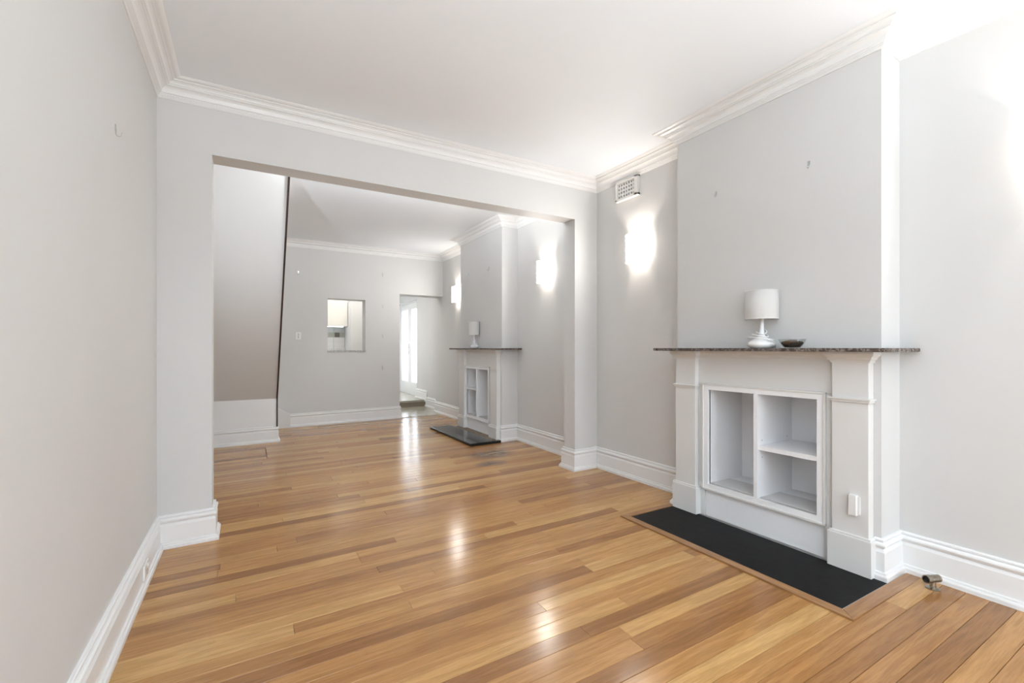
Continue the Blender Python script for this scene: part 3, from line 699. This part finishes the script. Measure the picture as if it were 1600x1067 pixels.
for i in range(4): link('tile', B(.905 + i * .228, .905 + i * .228 + .225, KF - .014, KF - .005, 1.54, 1.652, .001), 'tile_grey', parent=sp)
dr = thing('dish_rack', 'wire dish rack on the kitchen bench behind the hatch', 'dish rack', (1.55, KY - .35, 1.02))
bm = bmesh.new()
for i in range(11):
    x = 1.37 + i * .038
    tube(bm, [(x, KY - .50, 1.03), (x, KY - .50, 1.185), (x, KY - .47, 1.20), (x, KY - .44, 1.185), (x, KY - .44, 1.03)], .003, 6)
for yy, zz in ((KY - .52, 1.03), (KY - .22, 1.03), (KY - .52, 1.13)): tube(bm, [(1.35, yy, zz), (1.78, yy, zz)], .004, 6)
for x in (1.35, 1.78): tube(bm, [(x, KY - .52, 1.024), (x, KY - .52, 1.13), (x, KY - .22, 1.13), (x, KY - .22, 1.024)], .004, 6)
link('wire_frame', bm, 'steel', parent=dr)
tc = thing('tall_cabinet', 'tall pale cabinet at the right of the kitchen view', 'cabinet', (1.98, KY - .5, .14))
link('carcass', B(1.822, 2.075, KY - .60, KF, .14, 2.15), 'laminate', parent=tc); link('door', B(1.824, 2.073, KY - .622, KY - .602, .2, 2.148, .002), 'wall_paint', parent=tc)
dl = thing('door_leaf', 'narrow cream door edge with latch right of the tall cabinet', 'door', (2.12, KY - .7, .14))
link('leaf', B(2.085, 2.125, KY - 1.05, KY - .30, .15, 2.2, .003), 'cream_door', parent=dl); link('latch_plate', B(2.095, 2.112, KY - 1.053, KY - 1.049, 1.28, 1.40), 'chrome', parent=dl)

# ------------------------------------------------------------------ garden doors (french doors in the hall's right wall)
def french_leaf(n, y0, y1, hinge_low, label):
    X0, X1 = 3.275, 3.315; z0, z1 = .165, 2.235; s = .13
    d = thing('door_%d' % n, label, 'door', (3.295, (y0 + y1) / 2, .14), kind=STRUCT)
    bm = bmesh.new(); box(bm, X0, X1, y0, y0 + s, z0, z1, .002); box(bm, X0, X1, y1 - s, y1, z0, z1, .002)
    box(bm, X0, X1, y0 + s, y1 - s, z0, z0 + .26); box(bm, X0, X1, y0 + s, y1 - s, z1 - .14, z1); link('stile_frame', bm, 'trim_paint', parent=d)
    link('pane', B(X0 + .017, X0 + .022, y0 + s, y1 - s, z0 + .26, z1 - .14), 'window_glass', parent=d)
    if hinge_low:
        link('lock_plate', B(X0 - .004, X0, y0 + .03, y0 + .07, 1.08, 1.30, .001), 'chrome', parent=d)
        link('handle', tube(bmesh.new(), [(X0, y0 + .05, 1.22), (X0 - .045, y0 + .05, 1.22), (X0 - .05, y0 + .16, 1.22)], .009, 8), 'chrome', parent=d)
french_leaf(1, 10.41, 11.16, True, 'white glazed french door leaf left of the pair beyond the doorway')
french_leaf(2, 9.655, 10.405, False, 'white glazed french door leaf right of the pair, half hidden by the hall wall')
bm = bmesh.new(); box(bm, 3.26, 3.34, 11.162, 11.20, .14, 2.27); box(bm, 3.26, 3.34, 9.64, 11.2, 2.237, 2.272); box(bm, 3.26, 3.34, 9.64, 11.2, .139, .162)
link('trim_7', bm, 'trim_paint', label='white frame around the french doors', cat='door frame', kind=STRUCT)
# garden side
link('garden_paving', B(3.8, 9.0, 6.0, 15.0, -.1, .0), 'paving', label='pale paving outside the french doors', cat='paving', kind=STRUCT)
# street window behind the camera
wn = thing('window_1', 'white framed street window behind the camera', 'window', (1.75, YREAR - .1, .4), kind=STRUCT)
bm = bmesh.new()
for x0, x1, z0, z1 in ((.6, .66, .4, 2.6), (2.84, 2.9, .4, 2.6), (.66, 2.84, .4, .46), (.66, 2.84, 2.54, 2.6), (1.35, 1.41, .46, 2.54), (2.09, 2.15, .46, 2.54)): box(bm, x0, x1, YREAR - .16, YREAR - .10, z0, z1)
link('window_frame', bm, 'trim_paint', parent=wn)
for x0, x1 in ((.66, 1.35), (1.41, 2.09), (2.15, 2.84)): link('pane', B(x0, x1, YREAR - .14, YREAR - .134, .46, 2.54), 'window_glass', parent=wn)
print('planks', count)

# ------------------------------------------------------------------ added fill lights, unseen: far-room ceiling, behind the camera, behind the left pier
def ceiling_fill(x, y, drop, power, label):
    t = thing('ceiling_fill', label, 'ceiling light', (x, y, CEIL), 'added fill lights')
    link('rose', lathe(bmesh.new(), [(.0, 0), (.06, 0), (.05, -.02), (.012, -.03), (.0, -.03)], (x, y, CEIL), 24, cap=False), 'white_plastic', parent=t, smooth=True)
    link('rod', tube(bmesh.new(), [(x, y, CEIL - .02), (x, y, CEIL - drop)], .006, 8), 'chrome', parent=t)
    link('bowl', lathe(bmesh.new(), [(.0, -drop - .09), (.10, -drop - .075), (.18, -drop - .03), (.22, -drop + .03), (.215, -drop + .03), (.175, -drop - .025), (.10, -drop - .068), (.0, -drop - .083)], (x, y, CEIL), 40, cap=False), 'fill_bowl', parent=t, smooth=True)
    l = bpy.data.lights.new('ceiling_fill_light', 'POINT'); l.energy = power; l.color = (.90, .96, 1.0); l.shadow_soft_size = .09
    o = bpy.data.objects.new('ceiling_fill_light', l); col.objects.link(o); o.parent = t; o.location = (0, 0, -drop + .05)
ceiling_fill(1.3, 4.06, .12, FAR_W, 'added frosted bowl fill light in the far room hidden by the header')
# added fill uplighters: one behind the camera, one behind the left pier of the opening
def uplighter(x, y, h, power, label, aim=None, spread=150, colour=(.80, .91, 1.0)):
    z0 = fz(x, y); t = thing('fill_uplighter', label, 'lamp', (x, y, z0), 'added fill uplighters')
    link('base', lathe(bmesh.new(), [(.0, 0), (.10, 0), (.10, .012), (.02, .022), (.0, .022)], (x, y, z0), 28, cap=False), 'white_plastic', parent=t)
    link('pole', tube(bmesh.new(), [(x, y, z0 + .015), (x, y, h - .06)], .011, 10), 'white_plastic', parent=t)
    bw = link('bowl', lathe(bmesh.new(), [(.0, -.075), (.04, -.07), (.075, -.04), (.09, 0), (.086, 0), (.07, -.036), (.04, -.062), (.0, -.066)], (x, y, h), 32, cap=False), 'ceramic', parent=t, smooth=True)
    l = bpy.data.lights.new('fill_uplighter_light', 'AREA'); l.shape = 'DISK'; l.size = .15; l.energy = power; l.color = colour; l.spread = math.radians(spread)
    o = bpy.data.objects.new('fill_uplighter_light', l); col.objects.link(o); o.parent = t; o.location = (0, 0, h - z0 - .004); o.rotation_euler = (PI, 0, 0)
    if aim is not None:      # tilted head
        o.rotation_euler = (Vector(aim) - Vector((x, y, h))).to_track_quat('-Z', 'Y').to_euler()
        q = (Vector(aim) - Vector((x, y, h))).to_track_quat('Z', 'Y')
        for v in bw.data.vertices: v.co = q @ (v.co - Vector((x, y, h))) + Vector((x, y, h))
uplighter(0.05, -1.5, 0.8, NEAR_W, 'added white fill uplighter standing behind the camera')
uplighter(-0.365, 4.02, 1.25, FARUP_W, 'added white fill uplighter hidden behind the left pier', aim=(1.7, 5.9, 2.85), spread=120)
